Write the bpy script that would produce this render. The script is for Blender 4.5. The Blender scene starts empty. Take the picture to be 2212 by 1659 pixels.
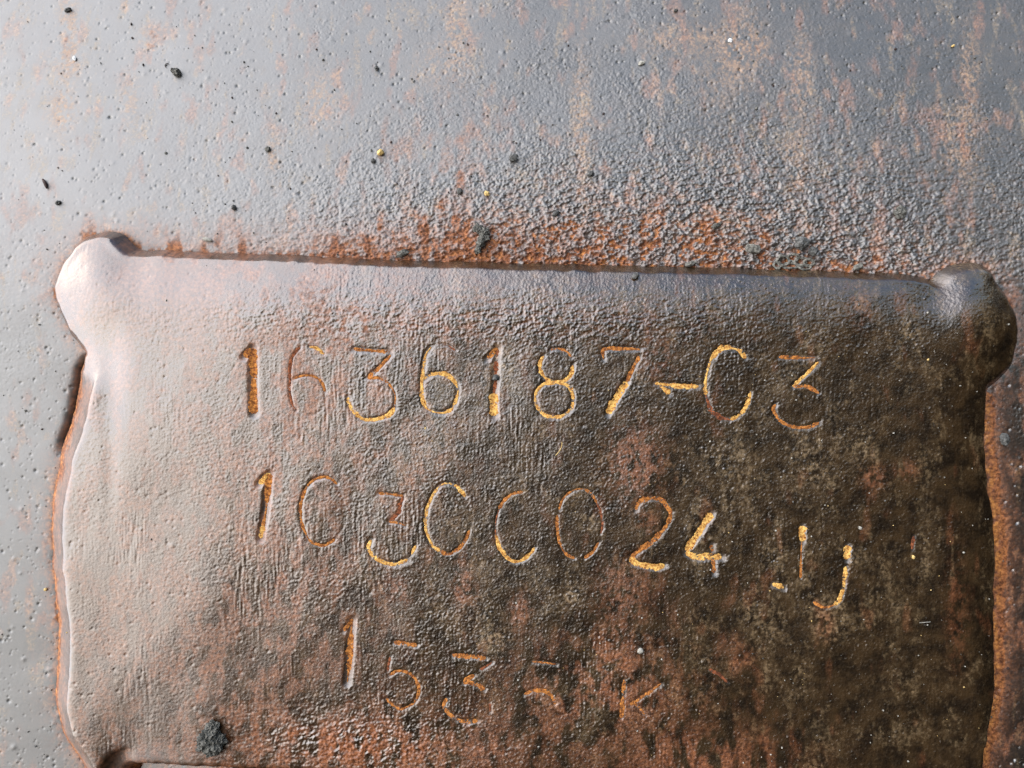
import bpy, math, random
import numpy as np
from mathutils import Matrix, Vector, noise

scene = bpy.context.scene
COL = scene.collection
random.seed(7)

# ----------------------------------------------------------------- units
# Lengths below are in photo units: the frame is 2212 x 1659 of them, one is K metres.
K = 0.18 / 2212.0
D = 2212 * 0.75            # distance of the phone from the wall
H = 48.0                   # height of the raised plate

ROLL = math.radians(32)    # the casting stands askew in the world
TILT = math.radians(-8)     # and leans back a little
M0 = Matrix(((1, 0, 0), (0, 0, -1), (0, 1, 0))).to_4x4()
M = Matrix.Rotation(-TILT, 4, 'X') @ M0 @ Matrix.Rotation(-ROLL, 4, 'Z')
LIFT = Matrix.Translation((0, 0, 1.2))
MW = LIFT @ M

# ----------------------------------------------------------------- camera
cam = bpy.data.cameras.new('camera')
cam.sensor_width = 36.0
cam.lens = 27.0
cam.clip_start = 0.005
cam.clip_end = 2000.0
cam_ob = bpy.data.objects.new('camera', cam)
COL.objects.link(cam_ob)
cam_ob.matrix_world = MW @ Matrix.Translation((0, 0, D * K))
scene.camera = cam_ob

# ----------------------------------------------------------------- light
SUN_LOCAL = Vector((-0.86, 0.40, 0.30)).normalized()
sd = (M.to_3x3() @ SUN_LOCAL).normalized()
sun = bpy.data.lights.new('sun', 'SUN')
sun.energy = 1.5
sun.angle = math.radians(120)
sun.color = (1.0, 0.985, 0.97)
sun_ob = bpy.data.objects.new('sun', sun)
COL.objects.link(sun_ob)
sun_ob.rotation_euler = sd.to_track_quat('Z', 'Y').to_euler()
sun_ob.location = (0, 0, 4)

world = bpy.data.worlds.new('World')
scene.world = world
world.use_nodes = True
nt = world.node_tree
bg = nt.nodes['Background']
sky = nt.nodes.new('ShaderNodeTexSky')
sky.sky_type = 'NISHITA'
sky.sun_disc = False
sky.sun_elevation = math.asin(max(0.05, sd.z))
sky.sun_rotation = math.atan2(sd.x, sd.y)
sky.air_density = 1.0
sky.dust_density = 1.8
sky.ozone_density = 1.0
nt.links.new(sky.outputs[0], bg.inputs[0])
bg.inputs[1].default_value = 0.05

scene.view_settings.view_transform = 'Standard'
scene.view_settings.look = 'None'
scene.view_settings.exposure = 2.35
scene.view_settings.gamma = 1.0

# ----------------------------------------------------------------- materials
def principled(name):
    m = bpy.data.materials.new(name)
    m.use_nodes = True
    t = m.node_tree
    return m, t, t.nodes['Principled BSDF']

def mixc(t, fac, a, b):
    n = t.nodes.new('ShaderNodeMix'); n.data_type = 'RGBA'
    for s, v in ((n.inputs[0], fac), (n.inputs[6], a), (n.inputs[7], b)):
        if hasattr(v, 'is_linked'): t.links.new(v, s)
        elif isinstance(v, tuple): s.default_value = (*v, 1)
        else: s.default_value = v
    return n.outputs[2]

def mathn(t, op, a, b=None, clamp=False):
    n = t.nodes.new('ShaderNodeMath'); n.operation = op; n.use_clamp = clamp
    for s, v in ((n.inputs[0], a), (n.inputs[1], b)):
        if v is None: continue
        if hasattr(v, 'is_linked'): t.links.new(v, s)
        else: s.default_value = v
    return n.outputs[0]

def noisen(t, vec, scale, detail=4, rough=0.6):
    n = t.nodes.new('ShaderNodeTexNoise')
    n.inputs['Scale'].default_value = scale
    n.inputs['Detail'].default_value = detail
    n.inputs['Roughness'].default_value = rough
    t.links.new(vec, n.inputs['Vector'])
    return n.outputs[0]

def rampn(t, fac, lo, hi):
    n = t.nodes.new('ShaderNodeMapRange'); n.interpolation_type = 'SMOOTHSTEP'
    t.links.new(fac, n.inputs[0]); n.inputs[1].default_value = lo; n.inputs[2].default_value = hi
    return n.outputs[0]

def attr(t, name):
    n = t.nodes.new('ShaderNodeAttribute'); n.attribute_name = name
    return n.outputs['Fac']

def metal_material(name, rbase, ior, tint, dark0, dark1):
    m, t, b = principled(name)
    co = t.nodes.new('ShaderNodeTexCoord').outputs['Object']
    rust, ochre = attr(t, 'rust'), attr(t, 'ochre')
    fine = noisen(t, co, 1500, 5, 0.7)
    mid = noisen(t, co, 260, 5, 0.65)
    dark = mixc(t, rampn(t, mid, 0.35, 0.68), dark0, dark1)
    dark = mixc(t, mathn(t, 'MULTIPLY', rampn(t, fine, 0.5, 0.72), 0.55), dark, (0.05, 0.034, 0.019))
    oc = mixc(t, rampn(t, fine, 0.35, 0.7), (0.09, 0.058, 0.026), (0.32, 0.215, 0.11))
    ru = mixc(t, rampn(t, fine, 0.35, 0.7), (0.085, 0.027, 0.010), (0.35, 0.125, 0.048))
    of = mathn(t, 'MULTIPLY', ochre, rampn(t, fine, 0.30, 0.62), True)
    rf = mathn(t, 'MULTIPLY', rust, rampn(t, fine, 0.16, 0.46), True)
    c = mixc(t, of, dark, oc)
    c = mixc(t, rf, c, ru)
    fr = mixc(t, rampn(t, fine, 0.35, 0.7), (0.28, 0.09, 0.018), (0.80, 0.33, 0.075))
    ff = mathn(t, 'MULTIPLY', attr(t, 'fresh'), rampn(t, fine, 0.2, 0.5), True)
    c = mixc(t, ff, c, fr)
    t.links.new(c, b.inputs['Base Color'])
    both = mathn(t, 'MAXIMUM', of, rf)
    rough = mathn(t, 'ADD', mathn(t, 'MULTIPLY', both, 0.2), mathn(t, 'ADD', mathn(t, 'MULTIPLY', mid, 0.12), mathn(t, 'SUBTRACT', rbase, attr(t, 'gloss'))))
    t.links.new(rough, b.inputs['Roughness'])
    t.links.new(mathn(t, 'SUBTRACT', ior, mathn(t, 'MULTIPLY', rampn(t, rust, 0.5, 1.0), ior - 1.55)), b.inputs['IOR'])
    b.inputs['Specular Tint'].default_value = (*tint, 1)
    bump = t.nodes.new('ShaderNodeBump')
    bump.inputs['Strength'].default_value = 0.5
    bump.inputs['Distance'].default_value = 0.00010
    hgt = mathn(t, 'MULTIPLY', noisen(t, co, 3600, 3, 0.7), attr(t, 'grain'))
    t.links.new(hgt, bump.inputs['Height'])
    t.links.new(bump.outputs[0], b.inputs['Normal'])
    return m

def simple_material(name, c0, c1, scale=1500, rough=0.85, bump=0.5):
    m, t, b = principled(name)
    co = t.nodes.new('ShaderNodeTexCoord').outputs['Object']
    f = noisen(t, co, scale, 4, 0.7)
    t.links.new(mixc(t, rampn(t, f, 0.35, 0.68), c0, c1), b.inputs['Base Color'])
    b.inputs['Roughness'].default_value = rough
    b.inputs['IOR'].default_value = 1.3
    bn = t.nodes.new('ShaderNodeBump')
    bn.inputs['Strength'].default_value = bump
    bn.inputs['Distance'].default_value = 0.0002
    t.links.new(f, bn.inputs['Height'])
    t.links.new(bn.outputs[0], b.inputs['Normal'])
    return m

MAT_WALL = metal_material('oxidised_wall_metal', 0.49, 2.5, (1, 0.99, 0.98), (0.010, 0.008, 0.006), (0.024, 0.017, 0.012))
MAT_PLATE = metal_material('oxidised_plate_metal', 0.165, 2.2, (1.0, 0.94, 0.92), (0.011, 0.007, 0.004), (0.042, 0.024, 0.010))
MAT_GOLD = simple_material('ochre_rust', (0.34, 0.145, 0.032), (0.80, 0.50, 0.145), 2000, 0.95)
MAT_ORANGE = simple_material('orange_rust', (0.13, 0.040, 0.010), (0.56, 0.22, 0.05), 2000, 0.95)
MAT_RED = simple_material('red_rust', (0.06, 0.02, 0.010), (0.32, 0.10, 0.04), 2000, 0.95)
MAT_SOIL = simple_material('grey_soil', (0.045, 0.044, 0.039), (0.17, 0.165, 0.145), 2500, 0.9)
MAT_STONE = simple_material('dark_grit', (0.04, 0.04, 0.038), (0.15, 0.148, 0.14), 2000, 0.6)
MAT_SAND = simple_material('yellow_sand', (0.45, 0.30, 0.10), (0.75, 0.56, 0.25), 1500, 0.6)
MAT_WHITE = simple_material('white_grit', (0.6, 0.6, 0.6), (0.85, 0.85, 0.85), 1500, 0.5)
MAT_PALE = simple_material('pale_grit', (0.22, 0.21, 0.18), (0.45, 0.43, 0.38), 1500, 0.8)
MAT_BROWN = simple_material('dark_bark', (0.02, 0.012, 0.010), (0.06, 0.035, 0.03), 1500, 0.6)
MAT_CRUST = simple_material('mineral_crust', (0.06, 0.057, 0.05), (0.24, 0.23, 0.20), 2400, 0.8)

# ----------------------------------------------------------------- height field
STEP = 1.8
XS = np.arange(-1206, 1206.1, STEP, dtype=np.float32)
YS = np.arange(-882, 964, STEP, dtype=np.float32)
NX, NY = len(XS), len(YS)
X, Y = np.meshgrid(XS, YS)             # Y up
rng = np.random.default_rng(11)

def band(wx, wy, width=0.45, seed=None):
    """filtered white noise with wavelengths near wx, wy; unit variance"""
    r = np.random.default_rng(seed)
    w = r.standard_normal((NY, NX)).astype(np.float32)
    F = np.fft.rfft2(w)
    ky = np.fft.fftfreq(NY, STEP)[:, None]; kx = np.fft.rfftfreq(NX, STEP)[None, :]
    q = np.sqrt((kx * wx) ** 2 + (ky * wy) ** 2) + 1e-6
    F *= np.exp(-(np.log(q) ** 2) / (2 * width ** 2))
    n = np.fft.irfft2(F, s=(NY, NX)).astype(np.float32)
    return n / n.std()

def low(wx, wy, seed):
    """low-pass noise, unit variance"""
    r = np.random.default_rng(seed)
    F = np.fft.rfft2(r.standard_normal((NY, NX)).astype(np.float32))
    ky = np.fft.fftfreq(NY, STEP)[:, None]; kx = np.fft.rfftfreq(NX, STEP)[None, :]
    q2 = (kx * wx) ** 2 + (ky * wy) ** 2
    F *= 1.0 / (1.0 + q2) ** 1.6
    n = np.fft.irfft2(F, s=(NY, NX)).astype(np.float32)
    n -= n.mean()
    return n / n.std()

def frac(wx, wy, seed, p=1.0, cut=4.6):
    """rough fractal noise, unit variance, no detail finer than cut"""
    r = np.random.default_rng(seed)
    F = np.fft.rfft2(r.standard_normal((NY, NX)).astype(np.float32))
    ky = np.fft.fftfreq(NY, STEP)[:, None]; kx = np.fft.rfftfreq(NX, STEP)[None, :]
    q2 = (kx * wx) ** 2 + (ky * wy) ** 2
    F *= (q2 + 1e-4) ** 0.5 / (1.0 + q2) ** (p + 0.5) * np.exp(-((kx ** 2 + ky ** 2) * cut ** 2) ** 2)
    n = np.fft.irfft2(F, s=(NY, NX)).astype(np.float32)
    return n / n.std()

def blur(Z, sig):
    F = np.fft.rfft2(np.pad(Z, 64, mode='edge'))
    ky = np.fft.fftfreq(NY + 128, STEP)[:, None]; kx = np.fft.rfftfreq(NX + 128, STEP)[None, :]
    F *= np.exp(-2 * (math.pi * sig) ** 2 * (kx ** 2 + ky ** 2))
    return np.fft.irfft2(F, s=(NY + 128, NX + 128))[64:-64, 64:-64].astype(np.float32)

def sstep(a, b, v):
    t = np.clip((v - a) / (b - a), 0, 1)
    return t * t * (3 - 2 * t)

def L(p, z=0.0):
    """photo point (2212 x 1659, y down) seen on the plane at height z -> local xy"""
    s = (D - z) / D
    return ((p[0] - 1106.0) * s, (829.5 - p[1]) * s)

def catmull(pts, step=3.0, closed=False):
    P = [Vector((p[0], p[1], 0)) for p in pts]
    n = len(P); out = []
    for i in range(n if closed else n - 1):
        p1, p2 = P[i], P[(i + 1) % n]
        p0 = P[(i - 1) % n] if closed or i > 0 else p1 * 2 - p2
        p3 = P[(i + 2) % n] if closed or i + 2 < n else p2 * 2 - p1
        m = max(2, int((p2 - p1).length / step))
        for k in range(m):
            t = k / m
            q = 0.5 * ((2 * p1) + (p2 - p0) * t + (2 * p0 - 5 * p1 + 4 * p2 - p3) * t * t + (3 * p1 - p0 - 3 * p2 + p3) * t ** 3)
            out.append((q.x, q.y))
    if not closed: out.append((P[-1].x, P[-1].y))
    return out

OUT = [(186, 762), (152, 715), (127, 660), (122, 622), (136, 575), (160, 540), (192, 513), (228, 503), (258, 512), (276, 528), (292, 542), (318, 547),
       (360, 547), (600, 556), (850, 566), (1100, 573), (1400, 580), (1700, 588), (1900, 595), (1985, 602), (2014, 613),
       (2036, 592), (2070, 576), (2112, 575), (2140, 590), (2156, 620), (2180, 650), (2196, 692), (2196, 742), (2180, 792), (2148, 824), (2130, 842),
       (2127, 875), (2125, 950), (2133, 1050), (2144, 1120), (2149, 1200), (2146, 1300), (2146, 1400), (2144, 1480), (2130, 1560), (2112, 1659), (2108, 1690),
       (2130, 1740), (2090, 1790), (2030, 1775), (2000, 1700), (1700, 1692), (1100, 1676), (600, 1660), (345, 1647), (300, 1650), (284, 1674), (240, 1704), (196, 1690), (165, 1640), (134, 1590), (117, 1520), (118, 1450),
       (122, 1370), (115, 1300), (109, 1230), (105, 1160), (108, 1100), (117, 1040), (130, 970), (146, 925), (162, 865), (174, 805)]
outline = np.array([L(p) for p in catmull(OUT, 8.0, True)], dtype=np.float32)

def wobble(a, amp):
    r = np.random.default_rng(3)
    n = r.standard_normal((len(a), 2)).astype(np.float32)
    k = np.array([1, 2, 1], np.float32) / 4
    for c in range(2): n[:, c] = np.convolve(n[:, c], k, 'same')
    return a + n * amp
outline = wobble(outline, 1.6)

def signed_distance(poly):
    dist = np.full(X.shape, 1e9, np.float32); inside = np.zeros(X.shape, bool)
    px, py = X.ravel(), Y.ravel()
    d = dist.ravel(); ins = inside.ravel()
    n = len(poly)
    for i in range(n):
        ax, ay = poly[i]; bx, by = poly[(i + 1) % n]
        # distance only in a window round the segment
        R = 260
        ix0 = max(0, int((min(ax, bx) - R - XS[0]) / STEP)); ix1 = min(NX, int((max(ax, bx) + R - XS[0]) / STEP) + 1)
        iy0 = max(0, int((min(ay, by) - R - YS[0]) / STEP)); iy1 = min(NY, int((max(ay, by) + R - YS[0]) / STEP) + 1)
        if ix1 > ix0 and iy1 > iy0:
            wx = X[iy0:iy1, ix0:ix1]; wy = Y[iy0:iy1, ix0:ix1]
            ex, ey = bx - ax, by - ay
            t = np.clip(((wx - ax) * ex + (wy - ay) * ey) / (ex * ex + ey * ey + 1e-9), 0, 1)
            dd = (wx - ax - t * ex) ** 2 + (wy - ay - t * ey) ** 2
            np.minimum(dist[iy0:iy1, ix0:ix1], dd, out=dist[iy0:iy1, ix0:ix1])
        if ay != by:
            rows = (YS > ay) != (YS > by)
            if rows.any():
                xc = ax + (YS[rows] - ay) * (bx - ax) / (by - ay)
                inside[rows] ^= X[rows] < xc[:, None]
    dist = np.sqrt(np.minimum(dist, 260.0 ** 2))
    return np.where(inside, dist, -dist)
SD = signed_distance(outline)

def px_of(): return X + 1106.0, 829.5 - Y
PX, PY = px_of()
def blob(cx, cy, rx, ry): return np.exp(-(((PX - cx) / rx) ** 2 + ((PY - cy) / ry) ** 2))

# ---- strokes of the stamped characters: tile (column, row), points in thirds of a unit
def T(c, r, *pts): return [(c * 737.33 + x / 3.0, r * 553.0 + y / 3.0) for x, y in pts]
G, O, R_ = 'g', 'o', 'r'
# name, label, [(points, colour, width, depth)]
CHARS = [
 ('stamped_digit', 'thick stamped 1 that starts the top row', [(T(0, 1, (1582, 655), (1612, 622), (1640, 596)), O, 12, 6), (T(0, 1, (1638, 600), (1640, 720), (1640, 880), (1645, 1022)), O, 14, 8)]),
 ('stamped_digit', 'thin stamped 6 after the thick 1 in the top row', [(T(0, 1, (2100, 635), (2055, 600), (2005, 590)), G, 6, 4), (T(0, 1, (1945, 592), (1905, 635), (1884, 690), (1876, 800), (1880, 900), (1895, 965), (1920, 1000)), R_, 6, 4), (T(0, 1, (1895, 800), (1960, 775), (2030, 780), (2085, 820), (2108, 880)), O, 6, 4), (T(0, 1, (2108, 880), (2105, 960), (2050, 1020), (1985, 1030), (1920, 1000)), None, 5, 3)]),
 ('stamped_digit', 'stamped flat-topped 3 in the top row', [(T(1, 1, (78, 603), (190, 612), (312, 621)), O, 10, 6), (T(1, 1, (322, 640), (255, 712), (170, 790)), O, 8, 6), (T(1, 1, (170, 790), (260, 797), (320, 842), (350, 912), (345, 985)), O, 6, 4), (T(1, 1, (345, 985), (310, 1028), (240, 1055), (150, 1060), (80, 1010), (48, 955), (42, 915)), G, 9, 6)]),
 ('stamped_digit', 'golden stamped 6 with a full round bowl', [(T(1, 1, (738, 612), (695, 582), (655, 574)), R_, 7, 5), (T(1, 1, (582, 590), (547, 640), (528, 750), (521, 870), (532, 950), (572, 1000), (650, 1018), (712, 990), (750, 920), (752, 850), (712, 790), (650, 762), (582, 770), (532, 802)), G, 9, 6)]),
 ('stamped_digit', 'thick stamped 1 with a grain in its stem', [(T(1, 1, (945, 668), (980, 635), (1014, 600)), O, 11, 6), (T(1, 1, (1012, 605), (1002, 720), (1000, 800), (990, 890)), R_, 12, 8), (T(1, 1, (990, 890), (988, 960), (990, 1035)), G, 13, 8)]),
 ('stamped_digit', 'stamped 8 in the top row', [(T(1, 1, (1356, 608), (1410, 600), (1460, 617), (1492, 655)), O, 7, 5), (T(1, 1, (1312, 648), (1286, 700), (1296, 752), (1332, 800), (1400, 818), (1452, 806), (1490, 762), (1503, 708)), G, 8, 6), (T(1, 1, (1400, 818), (1310, 832), (1262, 890), (1260, 950), (1292, 1010), (1350, 1040), (1420, 1040), (1478, 1000), (1502, 940), (1496, 880), (1460, 835), (1400, 818)), G, 9, 6)]),
 ('stamped_digit', 'stamped 7 before the dash', [(T(1, 1, (1700, 668), (1694, 618), (1718, 602), (1820, 600), (1935, 606)), O, 9, 6), (T(1, 1, (1930, 650), (1888, 735), (1850, 815)), O, 9, 6), (T(1, 1, (1850, 815), (1790, 910), (1728, 1022)), G, 11, 7)]),
 ('stamped_dash', 'golden stamped dash with a hooked left end', [(T(1, 1, (2032, 828), (2110, 833), (2212, 845), (2316, 845)), G, 10, 6), (T(1, 1, (2060, 846), (2095, 862), (2130, 892)), G, 10, 5)]),
 ('stamped_digit', 'tall stamped 0 open at its right side', [(T(2, 1, (412, 662), (370, 612), (300, 590), (240, 605), (192, 660), (162, 740), (147, 840), (152, 900)), G, 10, 6), (T(2, 1, (152, 900), (182, 995), (240, 1042), (310, 1062)), R_, 10, 6), (T(2, 1, (310, 1062), (370, 1032), (420, 960), (442, 880)), G, 8, 5), (T(2, 1, (442, 880), (446, 780), (412, 662)), None, 6, 3)]),
 ('stamped_digit', 'stamped 3 that ends the top row', [(T(2, 1, (625, 655), (740, 658), (862, 660)), O, 9, 6), (T(2, 1, (882, 688), (800, 768), (715, 845)), G, 9, 6), (T(2, 1, (715, 845), (800, 845), (850, 865), (885, 892)), O, 7, 5), (T(2, 1, (885, 892), (925, 950), (915, 1030), (885, 1080)), None, 6, 3), (T(2, 1, (885, 1080), (820, 1108), (740, 1112), (660, 1085), (612, 1040), (592, 990), (604, 962)), O, 9, 6)]),
 ('stamped_digit', 'golden stamped 1 that starts the second row', [(T(0, 1, (1678, 1478), (1712, 1440), (1748, 1412)), G, 12, 6), (T(0, 1, (1742, 1415), (1732, 1540), (1715, 1680), (1700, 1760)), O, 12, 8), (T(0, 2, (1702, 90), (1694, 130), (1690, 172)), G, 12, 8)]),
 ('stamped_digit', 'thin stamped 0 open at the right, second in its row', [(T(0, 1, (2182, 1478), (2140, 1442), (2090, 1435), (2022, 1460), (1972, 1530), (1948, 1620), (1950, 1690), (1962, 1750), (2000, 1838)), O, 7, 5), (T(0, 2, (2000, 180), (2050, 210), (2110, 214), (2172, 178)), O, 6, 4), (T(0, 2, (2172, 178), (2225, 90), (2235, -30), (2182, -180)), None, 5, 2.5)]),
 ('stamped_digit', 'broken stamped 3 in the second row', [(T(1, 1, (240, 1538), (320, 1545), (402, 1556)), O, 7, 5), (T(1, 1, (402, 1556), (380, 1620), (370, 1668), (312, 1722)), R_, 8, 5), (T(1, 2, (308, 64), (360, 70), (415, 88)), O, 7, 5), (T(1, 2, (192, 182), (176, 230), (210, 290), (280, 330), (360, 338), (430, 308)), G, 10, 6), (T(1, 2, (455, 275), (470, 245), (482, 218)), G, 7, 5)]),
 ('stamped_digit', 'stamped closed 0 after the broken 3', [(T(1, 1, (802, 1562), (758, 1500), (690, 1474), (630, 1498), (588, 1560), (556, 1640), (546, 1719), (556, 1799), (590, 1874), (640, 1912)), G, 8, 6), (T(1, 2, (640, 252), (692, 272), (760, 240), (806, 180), (832, 118)), O, 7, 5), (T(1, 2, (832, 118), (842, 20), (802, -97)), None, 6, 3)]),
 ('stamped_digit', 'stamped 0 gaping at the right in the middle of the second row', [(T(1, 1, (1176, 1530), (1120, 1540), (1060, 1582), (1022, 1640)), O, 6, 4), (T(1, 1, (1022, 1640), (1002, 1719), (1000, 1809)), R_, 5, 4), (T(1, 2, (1000, 150), (1030, 240), (1090, 308), (1150, 322), (1212, 286), (1252, 232)), G, 8, 6), (T(1, 2, (1252, 232), (1280, 120), (1262, -40), (1176, -129)), None, 5, 2)]),
 ('stamped_digit', 'thin stamped 0 before the 2', [(T(1, 1, (1412, 1645), (1440, 1572), (1500, 1522), (1560, 1510), (1620, 1540), (1655, 1600)), O, 6, 5), (T(1, 1, (1655, 1600), (1682, 1660), (1692, 1750), (1680, 1800)), R_, 5, 4), (T(1, 2, (1668, 200), (1625, 265), (1575, 302)), O, 6, 5), (T(1, 2, (1400, 20), (1400, 110), (1416, 200), (1450, 265), (1512, 302)), O, 6, 5)]),
 ('stamped_digit', 'orange stamped 2 in the second row', [(T(1, 1, (1908, 1645), (1932, 1595), (2000, 1570), (2072, 1582), (2122, 1640), (2134, 1680), (2115, 1739)), O, 10, 6), (T(1, 2, (2115, 80), (2060, 150), (1985, 212), (1880, 290)), O, 10, 6), (T(1, 2, (1878, 290), (1890, 326), (1960, 346), (2040, 360), (2096, 345)), G, 11, 6)]),
 ('stamped_digit', 'golden stamped 4 that ends the second row', [(T(2, 2, (190, 10), (110, 130), (24, 252)), G, 13, 7), (T(2, 2, (24, 262), (80, 288), (160, 290), (255, 294)), G, 14, 7), (T(2, 2, (190, 215), (198, 300), (205, 395)), O, 11, 6)]),
 ('stamped_dash', 'short golden dash right of the 4', [(T(2, 2, (585, 468), (622, 478), (658, 492)), G, 12, 6)]),
 ('stamped_digit', 'narrow stamped 1 right of the short dash', [(T(2, 2, (776, 92), (778, 140), (778, 192)), G, 12, 6), (T(2, 2, (776, 195), (768, 310), (768, 430)), O, 5, 5)]),
 ('stamped_letter', 'golden stamped J low at the right', [(T(2, 2, (1070, 218), (1068, 265), (1064, 308)), G, 12, 6), (T(2, 2, (1060, 355), (1050, 430), (1040, 500), (1015, 570), (985, 605)), G, 10, 6), (T(2, 2, (985, 605), (930, 620), (880, 605), (848, 582)), O, 7, 5)]),
 ('stamped_mark', 'small red mark right of the J', [(T(2, 2, (1502, 158), (1494, 200), (1490, 242)), R_, 8, 5)]),
 ('stamped_digit', 'thick stamped 1 that starts the bottom row', [(T(1, 2, (18, 772), (45, 735), (72, 698)), O, 10, 6), (T(1, 2, (68, 705), (58, 860), (50, 990), (38, 1105)), O, 13, 8)]),
 ('stamped_digit', 'stamped 5 in the bottom row', [(T(1, 2, (340, 845), (415, 852), (490, 866)), O, 8, 5), (T(1, 2, (316, 940), (308, 985), (302, 1032)), R_, 7, 5), (T(1, 2, (312, 1058), (370, 1030), (440, 1045), (490, 1102), (502, 1172), (472, 1240)), O, 7, 5), (T(1, 2, (472, 1240), (400, 1275), (350, 1262), (290, 1208)), O, 7, 5)]),
 ('stamped_digit', 'broken stamped 3 in the bottom row', [(T(1, 2, (718, 928), (820, 936), (935, 948)), O, 9, 6), (T(1, 2, (975, 975), (940, 1000), (900, 1022)), R_, 8, 5), (T(1, 2, (862, 1058), (825, 1082), (790, 1105)), O, 8, 5), (T(1, 2, (790, 1105), (860, 1115), (930, 1150)), O, 9, 6), (T(1, 2, (682, 1208), (666, 1262), (708, 1320), (790, 1360), (882, 1356)), O, 9, 6), (T(1, 2, (965, 1295), (964, 1265), (960, 1238)), R_, 7, 5)]),
 ('stamped_digit', 'faint red stamped 5 in the bottom row', [(T(1, 2, (1238, 972), (1310, 976), (1392, 988)), O, 8, 5), (T(1, 2, (1185, 1182), (1250, 1156), (1312, 1160), (1362, 1190), (1386, 1245)), O, 8, 5)]),
 ('stamped_letter', 'faint red stamped K that ends the bottom row', [(T(1, 2, (1832, 1088), (1828, 1200), (1815, 1335)), O, 8, 5), (T(1, 2, (2075, 1114), (1980, 1180), (1872, 1252)), O, 8, 5), (T(1, 2, (1900, 1240), (1935, 1275), (1966, 1312)), O, 8, 5)]),
 ('stamped_mark', 'faint red curved mark right of the K', [(T(2, 2, (170, 1022), (235, 1052), (292, 1106)), R_, 6, 4)]),
]

# ---- wall
def flakes(n, k): return np.tanh(n * k)
grain = frac(18, 12, 21, 0.75, 3.7)
gm = band(9, 8, 0.6, 37)
bumps = np.clip(gm - 0.5, 0, None) ** 1.2            # separate little raised grains
fine = band(6.5, 5.5, 0.5, 22)
streak = band(9, 80, 0.5, 23) * np.clip(low(120, 200, 38), 0, 2)
lump = low(46, 30, 24)
crust_n = frac(50, 24, 25, 0.9, 3.8)
crust_n /= crust_n.std()
flake = flakes(crust_n, 1.3)
slow = low(500, 300, 27)

above = Y - 300.0
wall_lean = -0.232 * 0.5 * (above + np.sqrt(above ** 2 + 150.0 ** 2))
def set_photo_coords(z):
    global PX, PY
    s = D / (D - z)
    PX, PY = 1106.0 + X * s, 829.5 - Y * s
set_photo_coords(wall_lean)
crust = 1.15 * blob(1430, 585, 560, 62) * (PY < 640) + 0.62 * blob(1300, 500, 560, 110) + 0.30 * blob(1700, 440, 560, 200)
crust = np.clip(crust, 0, 1.1)
right = sstep(200, 1300, PX)
patchy = np.clip(0.8 + 0.4 * low(150, 170, 39), 0.2, 1.7)
calm = 0.45 + 0.55 * sstep(60, 430, PY) * sstep(1000, 700, PY)
wall_micro = calm * patchy * (grain * (0.06 + 0.29 * right) + bumps * 0.2 * right + fine * (0.02 + 0.08 * right) + lump * 0.25 * right) + crust * (flake * 3.4 + grain * 0.9)
wall_macro = 1.2 * slow + wall_lean - 13.0 * sstep(600, 260, PX) * sstep(640, 900, PY)

# ---- plate
set_photo_coords(np.full_like(X, H))
sdc = np.clip(SD, -8, None)
ramp = sdc / 15.0
ramp = np.where(ramp < 0.8, ramp, 0.8 + 0.2 * (1 - np.exp(-(ramp - 0.8) / 0.2)))
sw = 135.0 - 95.0 * sstep(1350, 1600, PY)
tt = np.clip(sdc / sw, -0.1, 1)
side = 0.46 * ramp + 0.54 * tt * (2 - tt)
tl = np.clip(sdc, -8, None) / 60.0
side_left = np.where(tl < 0.86, 1.02 * tl, 0.877 + 0.123 * (1 - np.exp(-(tl - 0.86) / 0.07)))
side_left = side_left * 1.27 - 0.27
wl = sstep(520, 260, PX) * sstep(770, 860, PY)
side = side * (1 - wl) + side_left * wl
lobe = np.clip(1.3 * blob(2125, 690, 85, 110), 0, 1)
side = side * (1 - lobe) + lobe * np.sin(np.clip(sdc / 88.0, -0.2, 1) * math.pi / 2)
core = sstep(6, 40, SD)
wb = sstep(1560, 1610, PY) * sstep(215, 300, PX)
rb = sdc / 22.0
side = side * (1 - wb) + wb * np.where(rb < 0.85, rb, 0.85 + 0.15 * (1 - np.exp(-(rb - 0.85) / 0.15)))
lobe2 = np.clip(lobe + 1.3 * blob(208, 600, 75, 85), 0, 1)
core2 = np.maximum(core * (1 - lobe2), sstep(8, 34, SD) * lobe2) * (1 - wl) * (1 - wb)
side = side * (1 - core2) + (blur(side, 16) * (1 - lobe2) + blur(side, 28) * lobe2) * core2
plate_macro = H * side
plate_macro += 8 * blob(208, 618, 60, 80) + 12 * blob(2105, 690, 75, 90)
plate_macro -= 3 * blob(290, 575, 45, 40) + 4 * blob(2010, 645, 35, 30)
plate_macro -= 5 * blob(235, 830, 30, 90) + 1.2 * blob(238, 1000, 18, 110)
plate_macro += 1.0 * low(260, 420, 28)
pr = sstep(300, 1050, PX)
plate_micro = patchy * grain * (0.055 + 0.11 * pr) + bumps * (0.08 + 0.4 * pr) + fine * (0.03 + 0.05 * pr) + streak * (0.065 + 0.035 * pr) + lump * 0.16 * pr
rim = blob(1150, 690, 600, 50)
plate_micro += rim * (flake * 0.6 + grain * 0.2)
plate_micro += blob(760, 1600, 220, 70) * (flake * 0.7 + grain * 0.4)

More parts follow.
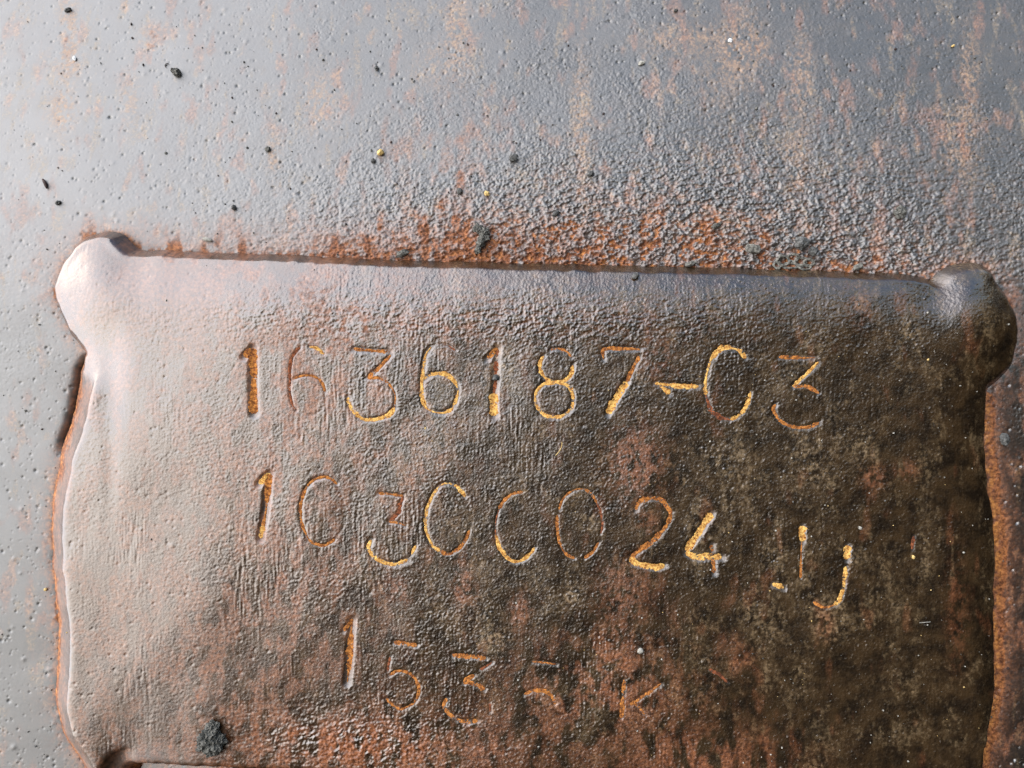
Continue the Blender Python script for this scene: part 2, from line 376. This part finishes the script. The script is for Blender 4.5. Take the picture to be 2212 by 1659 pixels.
def stamp(field, cx, cy, r, dep):
    R = 2.6 * r
    ix0 = max(0, int((cx - R - XS[0]) / STEP)); ix1 = min(NX, int((cx + R - XS[0]) / STEP) + 2)
    iy0 = max(0, int((cy - R - YS[0]) / STEP)); iy1 = min(NY, int((cy + R - YS[0]) / STEP) + 2)
    if ix1 <= ix0 or iy1 <= iy0: return
    g = np.exp(-((X[iy0:iy1, ix0:ix1] - cx) ** 2 + (Y[iy0:iy1, ix0:ix1] - cy) ** 2) / (r * r))
    field[iy0:iy1, ix0:ix1] += dep * g

pit = np.zeros_like(X)
for _ in range(13000):
    cx, cy = rng.uniform(-1200, 1200), rng.uniform(-880, 960)
    r = 1.4 + 2.0 * rng.random() ** 6
    stamp(pit, cx, cy, r, -(1.2 + 1.5 * rng.random()) * r * 0.42)
for _ in range(1500):
    cx, cy = rng.uniform(-1200, 1200), rng.uniform(-880, 960)
    r = 2.5 + 3.0 * rng.random() ** 3
    stamp(pit, cx, cy, r, (0.5 + 0.5 * rng.random()) * r * 0.35)

# grooves
groove = np.zeros_like(X)
def carve(path, w, dep):
    for (x, y) in path:
        R = w * 2.2
        ix0 = max(0, int((x - R - XS[0]) / STEP)); ix1 = min(NX, int((x + R - XS[0]) / STEP) + 2)
        iy0 = max(0, int((y - R - YS[0]) / STEP)); iy1 = min(NY, int((y + R - YS[0]) / STEP) + 2)
        d2 = (X[iy0:iy1, ix0:ix1] - x) ** 2 + (Y[iy0:iy1, ix0:ix1] - y) ** 2
        np.minimum(groove[iy0:iy1, ix0:ix1], -dep * np.exp(-(d2 / (w * w)) ** 1.5), out=groove[iy0:iy1, ix0:ix1])
PATHS = []
for name, label, strokes in CHARS:
    ps = []
    for pts, colr, w, dep in strokes:
        path = catmull([L(p, H) for p in pts], 2.0)
        carve(path, w * 0.62, dep * ((0.52 if w > 10.5 else 0.28) if colr else 0.13))
        ps.append((path, colr, w, dep))
    PATHS.append((name, label, ps))

ZW = wall_macro + wall_micro + pit * (0.75 + 0.3 * right)
near = np.exp(-np.clip(-SD, 0, None) / 9.0) * (SD < 0)
ZW = ZW - 3.0 * near - 26 * np.exp(-(np.clip(-SD, 0, None) / 13.0) ** 2) * (SD < 0) * sstep(400, 300, X + 1106) * sstep(755, 800, 829.5 - Y) * sstep(1000, 930, 829.5 - Y)
ZW = np.where(SD > 0, ZW - np.clip(SD, 0, 12) * 1.0, ZW)
edge_damp = sstep(2, 30, SD) * 0.8 + 0.2
ZPM = plate_macro + groove
ZP = ZPM + (plate_micro + pit * 0.24) * edge_damp

# ---- colour of the oxide: rust in the crease and in the hollows of the crust, ochre in patches
set_photo_coords(wall_lean)
m1 = low(40, 90, 31); m2 = low(30, 60, 32); m3 = low(90, 120, 33); m4 = low(14, 18, 34); m5 = low(20, 110, 35)
hollow = sstep(0.25, -0.7, crust_n)
crust_r = np.clip(1.25 * blob(1400, 590, 520, 48) + 0.5 * blob(1330, 510, 420, 60) + 0.22 * blob(1500, 450, 600, 150), 0, 1.2)
wall_rust = crust_r * hollow * sstep(-1.5, 0.6, m2 + 0.5 * m3)
wall_rust += 0.95 * np.exp(-np.clip(-SD, 0, None) / 16.0) * sstep(-1.6, 0.4, m4 + 0.3)
wall_rust += 0.42 * sstep(0.4, 2.0, m1 * .8 + m2 * .4) + 0.55 * blob(900, 530, 420, 50) + 0.40 * blob(960, 370, 80, 130) * sstep(-.8, 1, m2)
strip = sstep(820, 880, PY) * (PX > 2050)
wall_rust += strip * (1.2 * np.exp(-np.clip(-SD - 14, 0, None) / 16.0) + 0.25 * sstep(0.2, 1.4, m2))
wall_rust += 0.3 * blob(250, 560, 160, 70)
wall_ochre = 0.45 * sstep(0.8, 2.2, m5 * .7 + m3 * .5) + 0.45 * sstep(0.8, 2.2, m2) + 0.7 * strip * blob(2150, 1250, 18, 380) * np.exp(-np.clip(-SD, 0, None) / 9.0)
for cx, cy, rx, ry, a in ((150, 70, 18, 60, .9), (140, 140, 30, 25, .7), (135, 240, 22, 38, 1), (325, 85, 18, 24, .8), (280, 215, 14, 45, .7), (592, 330, 12, 40, .8), (690, 220, 30, 45, .7),
                          (1600, 100, 34, 60, .9), (1480, 85, 70, 26, .6), (1645, 105, 16, 22, .6), (1730, 160, 20, 65, .8), (2095, 170, 16, 90, .7), (2070, 310, 30, 60, .7), (1720, 340, 25, 60, .6), (1255, 250, 15, 110, .7), (985, 60, 22, 80, .7), (960, 140, 50, 40, .4), (1545, 190, 40, 60, .3)):
    v = a * np.minimum(1.5 * blob(cx, cy, rx * 1.15, ry * 1.15), 1) * sstep(-1.6, 0.7, m4)
    wall_ochre += 0.95 * v; wall_rust += 0.36 * v
set_photo_coords(np.full_like(X, H))
plate_rust = 0.95 * np.exp(-np.clip(SD, 0, None) / 11.0) * sstep(420, 300, PX) * sstep(720, 780, PY)
plate_rust += 0.22 * sstep(1.0, 2.4, m1) + 0.85 * blob(830, 1620, 290, 80) * sstep(-1.6, 0.6, m2 + m4 * .5) + 0.7 * blob(1300, 1490, 190, 120) * sstep(-1.0, 0.9, m2 + m4 * .4)
plate_rust += 0.75 * blob(1520, 1640, 170, 55) * sstep(-1.4, .6, m2) + .55 * blob(620, 820, 380, 300) * sstep(-.8, 1.2, m2) + .45 * blob(560, 1350, 260, 260) * sstep(-.8, 1.2, m2)
plate_rust += 0.40 * blob(900, 680, 600, 70) * sstep(.4, -.8, crust_n) + .35 * blob(330, 640, 150, 80)
plate_ochre = 0.28 * sstep(0.2, 1.8, m3 * .7 + m4 * .5) + 0.22 * sstep(0.8, 2.0, m5 * .5 + m2 * .8) + .12 * blob(560, 1000, 400, 500) * sstep(-.6, 1.2, m1)
for cx, cy, rx, ry, a, kind in ((1375, 1000, 55, 70, .9, 'r'), (1885, 1030, 22, 25, .8, 'r'), (1962, 1015, 20, 18, .6, 'r'), (1870, 975, 28, 45, .55, 'o'), (1745, 1000, 45, 60, .35, 'o'), (1640, 1330, 40, 60, .5, 'o'), (1790, 1340, 40, 45, .5, 'o'), (1782, 1350, 18, 30, .7, 'r'),
                          (1000, 1265, 22, 45, .8, 'r'), (860, 1275, 22, 26, .6, 'r'), (1125, 1320, 20, 34, .7, 'r'), (1060, 1370, 26, 26, .6, 'o'), (1240, 1270, 22, 44, .5, 'o'), (1345, 1270, 50, 60, .6, 'r'), (1400, 1130, 20, 22, .7, 'r'), (1275, 1125, 22, 20, .6, 'o'), (1330, 1400, 40, 70, .4, 'r'),
                          (1500, 1115, 26, 50, .4, 'o'), (1670, 1200, 30, 26, .5, 'o'), (1745, 1215, 16, 45, .4, 'o'), (1600, 1420, 26, 24, .6, 'r'), (1735, 1460, 22, 30, .4, 'o'), (1945, 1480, 26, 26, .35, 'o'), (2000, 1190, 16, 60, .35, 'o'), (2070, 1320, 22, 100, .4, 'r'),
                          (1420, 770, 30, 45, .5, 'r'), (1750, 750, 40, 50, .4, 'o'), (1860, 660, 24, 40, .4, 'r'), (1960, 720, 30, 20, .35, 'o'), (1080, 780, 26, 34, .4, 'o'), (1570, 1000, 60, 50, .4, 'o'), (900, 1030, 30, 24, .5, 'r'), (790, 1000, 30, 30, .4, 'r')):
    v = a * np.minimum(1.4 * blob(cx, cy, rx, ry), 1) * sstep(-1.4, 0.9, m4)
    if kind == 'r': plate_rust += v * 0.75
    else: plate_ochre += 1.05 * v
wall_fresh0 = strip * np.exp(-np.clip(-SD - 6, 0, None) / 9.0) * sstep(-1.2, 0.8, m4 + m2 * 0.5) + 0.55 * crust_r * hollow * sstep(-0.2, 1.4, m4)
wall_fresh = wall_fresh0 + 0.5 * np.exp(-np.clip(-SD, 0, None) / 10.0) * sstep(500, 350, X + 1106) * sstep(-1, 1, m4)
plate_fresh = 0.45 * np.exp(-np.clip(SD, 0, None) / 9.0) * sstep(420, 300, PX) * sstep(740, 780, PY) * sstep(-1, 1, m4)
plate_ochre = plate_ochre * (0.35 + 0.65 * pr)
plate_rust = plate_rust + (1 - pr) * (0.12 + 0.26 * sstep(-0.6, 1.1, m2 + 0.5 * m3))
plate_rust = np.where(SD > 25, np.minimum(plate_rust, 0.46 + 0.6 * np.maximum(pr, sstep(1350, 1550, PY))), plate_rust)
wall_rust = wall_rust + 0.34 * blob(1230, 495, 430, 75) * sstep(-0.9, 1.0, m4 + m2 * 0.5)
clip01 = lambda a: np.clip(a, 0, 1).astype(np.float32)

# ----------------------------------------------------------------- objects
def place(o):
    o.matrix_world = MW
    return o

def tag(o, label=None, cat=None, group=None, kind=None):
    if label: o['label'] = label
    if cat: o['category'] = cat
    if group: o['group'] = group
    if kind: o['kind'] = kind
    return o

def grid_object(name, Z, keep, attrs, mat):
    """height field over the kept cells as one mesh"""
    cell = keep[:-1, :-1] | keep[1:, :-1] | keep[:-1, 1:] | keep[1:, 1:]
    idx = np.arange(NX * NY).reshape(NY, NX)
    q = np.stack([idx[:-1, :-1], idx[:-1, 1:], idx[1:, 1:], idx[1:, :-1]], -1)[cell]
    used = np.unique(q)
    remap = np.zeros(NX * NY, np.int32); remap[used] = np.arange(len(used))
    q = remap[q].astype(np.int32)
    co = np.stack([X.ravel()[used], Y.ravel()[used], Z.ravel()[used]], -1).astype(np.float32) * K
    me = bpy.data.meshes.new(name)
    me.vertices.add(len(used)); me.vertices.foreach_set('co', co.ravel())
    me.loops.add(q.size); me.loops.foreach_set('vertex_index', q.ravel())
    me.polygons.add(len(q))
    me.polygons.foreach_set('loop_start', np.arange(0, q.size, 4, dtype=np.int32))
    me.polygons.foreach_set('use_smooth', np.ones(len(q), bool))
    for k, v in attrs.items():
        a = me.attributes.new(k, 'FLOAT', 'POINT')
        a.data.foreach_set('value', v.ravel()[used].astype(np.float32))
    me.update(calc_edges=True)
    me.materials.append(mat)
    o = bpy.data.objects.new(name, me)
    COL.objects.link(o)
    return o

wall = grid_object('metal_wall', ZW, SD < 10, {'rust': clip01(wall_rust), 'ochre': clip01(wall_ochre), 'fresh': clip01(wall_fresh), 'gloss': 0.24 * sstep(394, 1044, X) * sstep(270, -70, Y), 'grain': 0.25 + 0.75 * right}, MAT_WALL)
place(wall)
tag(wall, 'pitted grey brown metal wall with rust streaks behind the raised plate', 'metal wall', kind='structure')

plate = grid_object('number_plate', ZP, SD > -6, {'rust': clip01(plate_rust), 'ochre': clip01(plate_ochre), 'fresh': clip01(plate_fresh), 'gloss': -0.30 * wl * sstep(75, 25, SD) - 0.22 * sstep(-0.3, -1.6, groove), 'grain': 0.25 + 0.75 * pr}, MAT_PLATE)
place(plate)
tag(plate, 'raised dark metal plate with rounded corner lobes and three rows of stamped numbers', 'plate')

def sample(F, x, y):
    fx = np.clip((np.asarray(x) - XS[0]) / STEP, 0, NX - 1.01); fy = np.clip((np.asarray(y) - YS[0]) / STEP, 0, NY - 1.01)
    ix = fx.astype(int); iy = fy.astype(int); tx = fx - ix; ty = fy - iy
    return (F[iy, ix] * (1 - tx) + F[iy, ix + 1] * tx) * (1 - ty) + (F[iy + 1, ix] * (1 - tx) + F[iy + 1, ix + 1] * tx) * ty

def mesh_object(name, verts, faces, mats, parent=None, smooth=True, mat_ids=None):
    me = bpy.data.meshes.new(name)
    me.from_pydata([tuple(c * K for c in v) for v in verts], [], faces)
    for m in (mats if isinstance(mats, (list, tuple)) else [mats]): me.materials.append(m)
    me.polygons.foreach_set('use_smooth', [smooth] * len(me.polygons))
    if mat_ids: me.polygons.foreach_set('material_index', mat_ids)
    me.update()
    o = bpy.data.objects.new(name, me)
    COL.objects.link(o)
    if parent: o.parent = parent
    return o

MATS = {G: 0, O: 1, R_: 2}
NCROSS = 7
for name, label, ps in PATHS:
    V, F, ids = [], [], []
    for path, colr, w, dep in ps:
        if colr is None: continue
        n = len(path)
        if n < 3: continue
        P = np.array(path)
        tan = np.gradient(P, axis=0); tan /= np.linalg.norm(tan, axis=1)[:, None] + 1e-9
        nor = np.stack([-tan[:, 1], tan[:, 0]], -1)
        s = rng.standard_normal((n, 3)); kk = np.ones(5) / 5
        for c in range(3): s[:, c] = np.convolve(s[:, c], kk, 'same')
        lw = rng.standard_normal(n + 24); lw = np.convolve(lw, np.ones(25) / 5.0, 'valid')[:n]
        fade = np.clip(0.86 + (0.34 if colr == R_ else 0.26) * lw, 0.22, 1.15)
        end = fade * np.minimum(1, np.minimum(np.arange(n), np.arange(n)[::-1]) / 3.0 + 0.35)
        base = len(V)
        for k in range(NCROSS):
            u = (k / (NCROSS - 1) - 0.5)
            half = w * (0.78 if w > 10.5 else 0.66) * end * (1 + 0.35 * s[:, 0 if u < 0 else 1])
            xy = P + nor * (u * 2 * half)[:, None]
            z = sample(ZPM, xy[:, 0], xy[:, 1]) + np.where(abs(u) > 0.45, -1.2, 0.75 - 1.0 * abs(u) + 0.5 * s[:, 2])
            V += [tuple(v) for v in np.column_stack([xy, z + rng.normal(0, 0.22, n)])]
        for k in range(NCROSS - 1):
            for i in range(n - 1):
                F.append((base + k * n + i, base + k * n + i + 1, base + (k + 1) * n + i + 1, base + (k + 1) * n + i))
                c = MATS[colr]
                if c < 2 and rng.random() < 0.12: c += 1
                ids.append(c)
    o = mesh_object(name, V, F, [MAT_GOLD, MAT_ORANGE, MAT_RED], plate, True, ids)
    o['label'] = label

# ---- things lying on the metal
import bmesh
def ico(sub):
    bm = bmesh.new(); bmesh.ops.create_icosphere(bm, subdivisions=sub, radius=1.0)
    bm.verts.ensure_lookup_table()
    v = [x.co.copy() for x in bm.verts]; f = [tuple(x.index for x in p.verts) for p in bm.faces]
    bm.free(); return v, f
ICO = {1: ico(1), 2: ico(2), 3: ico(3), 4: ico(4)}

def height_at(p, on_plate):
    z = H if on_plate else 0.0
    for _ in range(4):
        x, y = L(p, z); z = float(sample(ZPM if on_plate else wall_macro, x, y))
    F = ZP if on_plate else ZW
    return x, y, max(float(sample(F, x + dx, y + dy)) for dx, dy in ((0, 0), (4, 0), (-4, 0), (0, 4), (0, -4)))

def lumps(name, spheres, mat, on_plate, label, cat, seed=0, rough=0.35, freq=1.6, sub=3, group=None, smooth=False):
    """one crumb: overlapping rough balls (photo x, photo y, rx, ry, rz, turn)"""
    V, F = [], []
    iv, f = ICO[sub]
    for j, (px, py, rx, ry, rz, a) in enumerate(spheres):
        x, y, z = height_at((px, py), on_plate)
        off = Vector((seed * 13.7 + j * 5.1, seed * 3.3, j * 2.9))
        ca, sa = math.cos(a), math.sin(a)
        b = len(V)
        for v in iv:
            d = 1 + rough * noise.noise(v * freq + off) + rough * 0.55 * noise.noise(v * freq * 2.6 + off) + rough * 0.35 * noise.noise(v * freq * 6 + off)
            q = Vector((v.x * rx * d, v.y * ry * d, v.z * rz * d))
            V.append((x + q.x * ca - q.y * sa, y + q.x * sa + q.y * ca, z + rz * 0.62 + q.z))
        F += [tuple(b + i for i in t) for t in f]
    o = mesh_object(name, V, F, mat, None, smooth)
    # origin to the object's foot
    c = sum((v.co for v in o.data.vertices), Vector()) / len(o.data.vertices)
    c.z = min(v.co.z for v in o.data.vertices)
    o.data.transform(Matrix.Translation(-c))
    o.matrix_world = MW @ Matrix.Translation(c)
    tag(o, label, cat, group)
    return o

lumps('soil_clump', [(455, 1585, 19, 18, 17, 0.3), (471, 1600, 20, 17, 16, 1.0), (447, 1603, 15, 15, 14, 2), (463, 1567, 12, 11, 11, 0), (462, 1617, 14, 12, 11, 0.5)],
      MAT_SOIL, True, 'dark round crumbly soil clump near the bottom edge of the plate', 'soil clump', 1, 0.55, 2.2, 4)
lumps('soil_clump', [(1033, 495, 10, 10, 9, 0), (1047, 502, 11, 9, 9, 0.4), (1045, 514, 11, 10, 9, 1), (1038, 527, 8, 10, 8, 0.2), (1033, 541, 7, 9, 7, 0.1)],
      MAT_SOIL, False, 'elongated grey lumpy clump on the wall above the plate edge', 'soil clump', 2, 0.5, 2.0, 3)
lumps('stone_grain', [(1726, 528, 15, 14, 14, 0.4)], MAT_STONE, False, 'largest round dark grain above the right end of the plate edge', 'grain', 3, 0.4, 1.4, 3)
lumps('stone_grain', [(1753, 544, 10, 10, 10, 0)], MAT_STONE, False, 'small dark grain just right of the largest round grain', 'grain', 4, 0.3, 1.4, 2)
lumps('stone_grain', [(1624, 539, 17, 10, 9, -0.35)], MAT_CRUST, False, 'flat angular grey grain left of the largest round grain', 'grain', 5, 0.4, 1.2, 3)
lumps('stone_grain', [(1109, 342, 10, 8, 8, 0.5)], MAT_STONE, False, 'dark angular grain alone on the wall high above the long clump', 'grain', 6, 0.45, 1.3, 2)
lumps('stone_grain', [(993, 414, 7, 7, 6, 0.5)], MAT_STONE, False, 'small round grey grain up and left of the long clump', 'grain', 7, 0.3, 1.3, 2)
lumps('stone_grain', [(1942, 460, 13, 13, 7, 0.5)], MAT_SOIL, False, 'olive grey crumb on the wall above the right corner lobe', 'crumb', 8, 0.5, 1.8, 3)
lumps('soil_crumb', [(384, 158, 8, 9, 7, 0.5), (376, 153, 6, 5, 5, 0.2)], MAT_SOIL, False, 'dark crumb on the bright wall beside a tiny curled hair', 'crumb', 9, 0.55, 2.0, 3)
lumps('sand_grain', [(823, 331, 8, 7, 7, 0.2)], MAT_SAND, False, 'yellow sand grain on the grey wall', 'grain', 10, 0.25, 1.3, 2)
lumps('stone_grain', [(506, 449, 6, 6, 5, 0.2)], MAT_STONE, False, 'tiny dark grain on the wall above the top left of the plate', 'grain', 11, 0.3, 1.3, 2)
lumps('stone_pellet', [(449, 518, 11, 5, 5, -0.25)], MAT_PALE, False, 'pale grey oblong pellet above the left end of the plate edge', 'pellet', 12, 0.12, 1.0, 2)
lumps('white_flake', [(1577, 88, 6, 6, 3, 0.3)], MAT_WHITE, False, 'bright white flake high on the wall', 'flake', 13, 0.2, 1.0, 1)
lumps('white_flake', [(162, 127, 5, 6, 3, 0.3)], MAT_WHITE, False, 'white fleck on an ochre streak at the bright corner of the wall', 'flake', 14, 0.2, 1.0, 1)
lumps('stone_grain', [(1372, 597, 8, 7, 6, 0.3)], MAT_STONE, True, 'dark grain on the rounded upper rim of the plate', 'grain', 15, 0.4, 1.4, 2)
lumps('stone_grain', [(1071, 816, 7, 7, 6, 0.3)], MAT_STONE, True, 'small grey grain stuck in the stem of a stamped 1', 'grain', 16, 0.35, 1.4, 2)
lumps('stone_grain', [(1383, 1405, 7, 6, 5, 0.3)], MAT_PALE, True, 'pale round grain low on the plate above the K', 'grain', 17, 0.3, 1.4, 2)
lumps('stone_grain', [(2168, 948, 11, 13, 6, 0.3)], MAT_STONE, False, 'dark lump in the rusty strip right of the plate', 'grain', 18, 0.35, 1.4, 3)
lumps('sand_grain', [(2058, 100, 5, 3, 3, 0.3)], MAT_SAND, False, 'tiny yellow fleck at the upper right of the wall', 'grain', 19, 0.2, 1.0, 1)
lumps('sand_grain', [(1972, 1203, 3.5, 5, 3, 0.3)], MAT_SAND, True, 'tiny bright yellow fleck under the small red mark', 'grain', 20, 0.2, 1.0, 1)
lumps('sand_grain', [(99, 1273, 4, 4, 3, 0.3)], MAT_SAND, False, 'tiny yellow fleck beside the left crease of the plate', 'grain', 21, 0.2, 1.0, 1)
lumps('stone_grain', [(1857, 1140, 4, 4, 3, 0.3)], MAT_PALE, True, 'tiny pale grain on the plate above the J', 'grain', 22, 0.2, 1.0, 1)
lumps('stone_grain', [(1275, 376, 8, 7, 6, 0.3)], MAT_STONE, False, 'dark grain half sunk in the wall right of the angular grain', 'grain', 23, 0.3, 1.4, 2)
lumps('stone_grain', [(1200, 462, 10, 6, 6, 0.6)], MAT_STONE, False, 'dark sliver shaped grain on the rough wall over the plate middle', 'grain', 24, 0.35, 1.4, 2)

for px, py, rx, ry, rz, mat, lab in (
        (807, 348, 5, 5, 4, MAT_STONE, 'small dark grain just below the yellow sand grain'),
        (814, 148, 5, 5, 4, MAT_STONE, 'small dark grain on the pale wall high above the yellow sand grain'),
        (1386, 137, 8, 5, 4, MAT_PALE, 'pale brown chip on the grey wall at the top middle'),
        (1459, 24, 5, 4, 4, MAT_STONE, 'dark speck close to the top border of the wall'),
        (1546, 488, 12, 6, 6, MAT_SOIL, 'dark crumb on the rusty crust left of the flat angular grain'),
        (148, 22, 8, 5, 4, MAT_STONE, 'dark chip in the top left corner of the wall'),
        (127, 438, 6, 5, 4, MAT_STONE, 'dark grain below the splinter on the bright wall'),
        (580, 323, 7, 6, 5, MAT_SOIL, 'dull round crumb on the wall beside a short tan streak'),
        (1052, 419, 6, 6, 5, MAT_SAND, 'brown yellow sand grain above the elongated clump'),
        (870, 548, 14, 8, 8, MAT_SOIL, 'brown dirt wedged against the plate edge left of the long clump'),
        (1490, 571, 12, 6, 7, MAT_CRUST, 'grey crumb lodged against the middle of the plate edge'),
        (1850, 578, 14, 6, 7, MAT_CRUST, 'grey crumb lodged against the plate edge near the right lobe')):
    lumps('stone_grain' if mat in (MAT_STONE, MAT_PALE, MAT_SAND) else 'soil_crumb', [(px, py, rx, ry, rz, 0.4)], mat, False, lab,
          'grain' if mat in (MAT_STONE, MAT_PALE, MAT_SAND) else 'crumb', px % 97, 0.42, 1.5, 2)

def tube(path, rad, seg=6):
    V, F = [], []
    n = len(path)
    P = [Vector(p) for p in path]
    for i in range(n):
        t = (P[min(i + 1, n - 1)] - P[max(i - 1, 0)]).normalized()
        a = t.cross(Vector((0, 0, 1))).normalized(); b = a.cross(t)
        r = rad[i] if isinstance(rad, (list, tuple)) else rad
        for k in range(seg):
            w = 2 * math.pi * k / seg
            V.append(tuple(P[i] + (a * math.cos(w) + b * math.sin(w)) * r))
    for i in range(n - 1):
        for k in range(seg):
            F.append((i * seg + k, i * seg + (k + 1) % seg, (i + 1) * seg + (k + 1) % seg, (i + 1) * seg + k))
    F.append(tuple(range(seg))[::-1]); F.append(tuple((n - 1) * seg + k for k in range(seg)))
    return V, F

def tube_thing(name, pts, rad, mat, on_plate, label, cat, lift=1.0):
    path = []
    for p in catmull(pts, 2.0):
        x, y, z = height_at(p, on_plate); path.append((x, y, z + lift))
    n = len(path)
    r = [rad * (0.35 + 0.65 * math.sin(math.pi * min(1, (i + 1) / n))) for i in range(n)] if rad > 2 else rad
    V, F = tube(path, r)
    o = mesh_object(name, V, F, mat); place(o); tag(o, label, cat)
    return o
tube_thing('bark_sliver', [(94, 388), (99, 396), (103, 408)], 4.0, MAT_BROWN, False, 'dark curved splinter on the bright wall beside the left edge', 'splinter', 2.5)
tube_thing('curled_hair', [(359, 146), (357, 142), (360, 138), (365, 138)], 0.9, MAT_BROWN, False, 'tiny curled hair beside the dark crumb', 'hair')
tube_thing('thin_fibre', [(1214, 955), (1213, 965), (1207, 976), (1200, 984)], 0.7, MAT_SAND, True, 'fine golden fibre lying on the plate under the stamped 8', 'fibre')
tube_thing('thin_fibre', [(1986, 1345), (1997, 1344), (2010, 1343)], 0.6, MAT_PALE, True, 'fine pale fibre on the dark right side of the plate', 'fibre')

# lacy mineral crust on the wall, just above the plate edge
V, F = [], []
r2 = random.Random(5)
for (cx, cy, rx, ry) in ((1690, 563, 14, 10), (1712, 557, 12, 8), (1728, 566, 13, 9), (1746, 568, 10, 8), (1706, 574, 17, 6), (1680, 573, 9, 6), (1738, 577, 14, 5)):
    path = []
    for k in range(15):
        a = 2 * math.pi * k / 14
        x, y, z = height_at((cx + rx * math.cos(a) * r2.uniform(.8, 1.2), cy + ry * math.sin(a) * r2.uniform(.8, 1.2)), False)
        path.append((x, y, z + 1.5))
    v, f = tube(path, [r2.uniform(1.6, 3.6) for _ in path])
    b = len(V); V += v; F += [tuple(b + i for i in t) for t in f]
o = mesh_object('mineral_crust', V, F, MAT_CRUST); place(o)
tag(o, 'lacy grey mineral crust on the wall against the plate edge', 'crust')

# grit nobody could count
def grit(name, n, mats, on_plate, test, label, cat, smin, smax):
    V, F, ids = [], [], []
    iv, f = ICO[1]
    done = 0
    while done < n:
        p = (rng.uniform(-20, 2232), rng.uniform(-20, 1679))
        x, y = L(p, H if on_plate else 0)
        sd_ = float(sample(SD, x, y))
        if (sd_ < 25) if on_plate else (sd_ > -6): continue
        if rng.random() > test(*p): continue
        z = float(sample(ZP if on_plate else ZW, x, y))
        r = smin + (smax - smin) * rng.random() ** 3
        b = len(V)
        sx, sy, sz = rng.uniform(.7, 1.3, 3)
        for v in iv:
            k = r * rng.uniform(.75, 1.15)
            V.append((x + v.x * sx * k, y + v.y * sy * k, z + r * .4 + v.z * sz * k))
        F += [tuple(b + i for i in t) for t in f]
        ids += [int(rng.integers(0, len(mats)))] * len(f)
        done += 1
    o = mesh_object(name, V, F, mats, None, False, ids); place(o)
    tag(o, label, cat, None, 'stuff')
grit('pale_sand', 400, [MAT_PALE, MAT_STONE, MAT_PALE, MAT_STONE, MAT_PALE, MAT_CRUST, MAT_PALE, MAT_PALE, MAT_SAND], True, lambda x, y: 0.15 + 0.85 * min(1, max(0, (x - 700) / 900)), 'pale specks of sand scattered over the dark plate', 'sand', 0.7, 2.3)
grit('dark_grit', 420, [MAT_STONE, MAT_SOIL, MAT_BROWN], False, lambda x, y: 1.0, 'dark specks of grit scattered over the metal wall', 'grit', 0.9, 3.2)
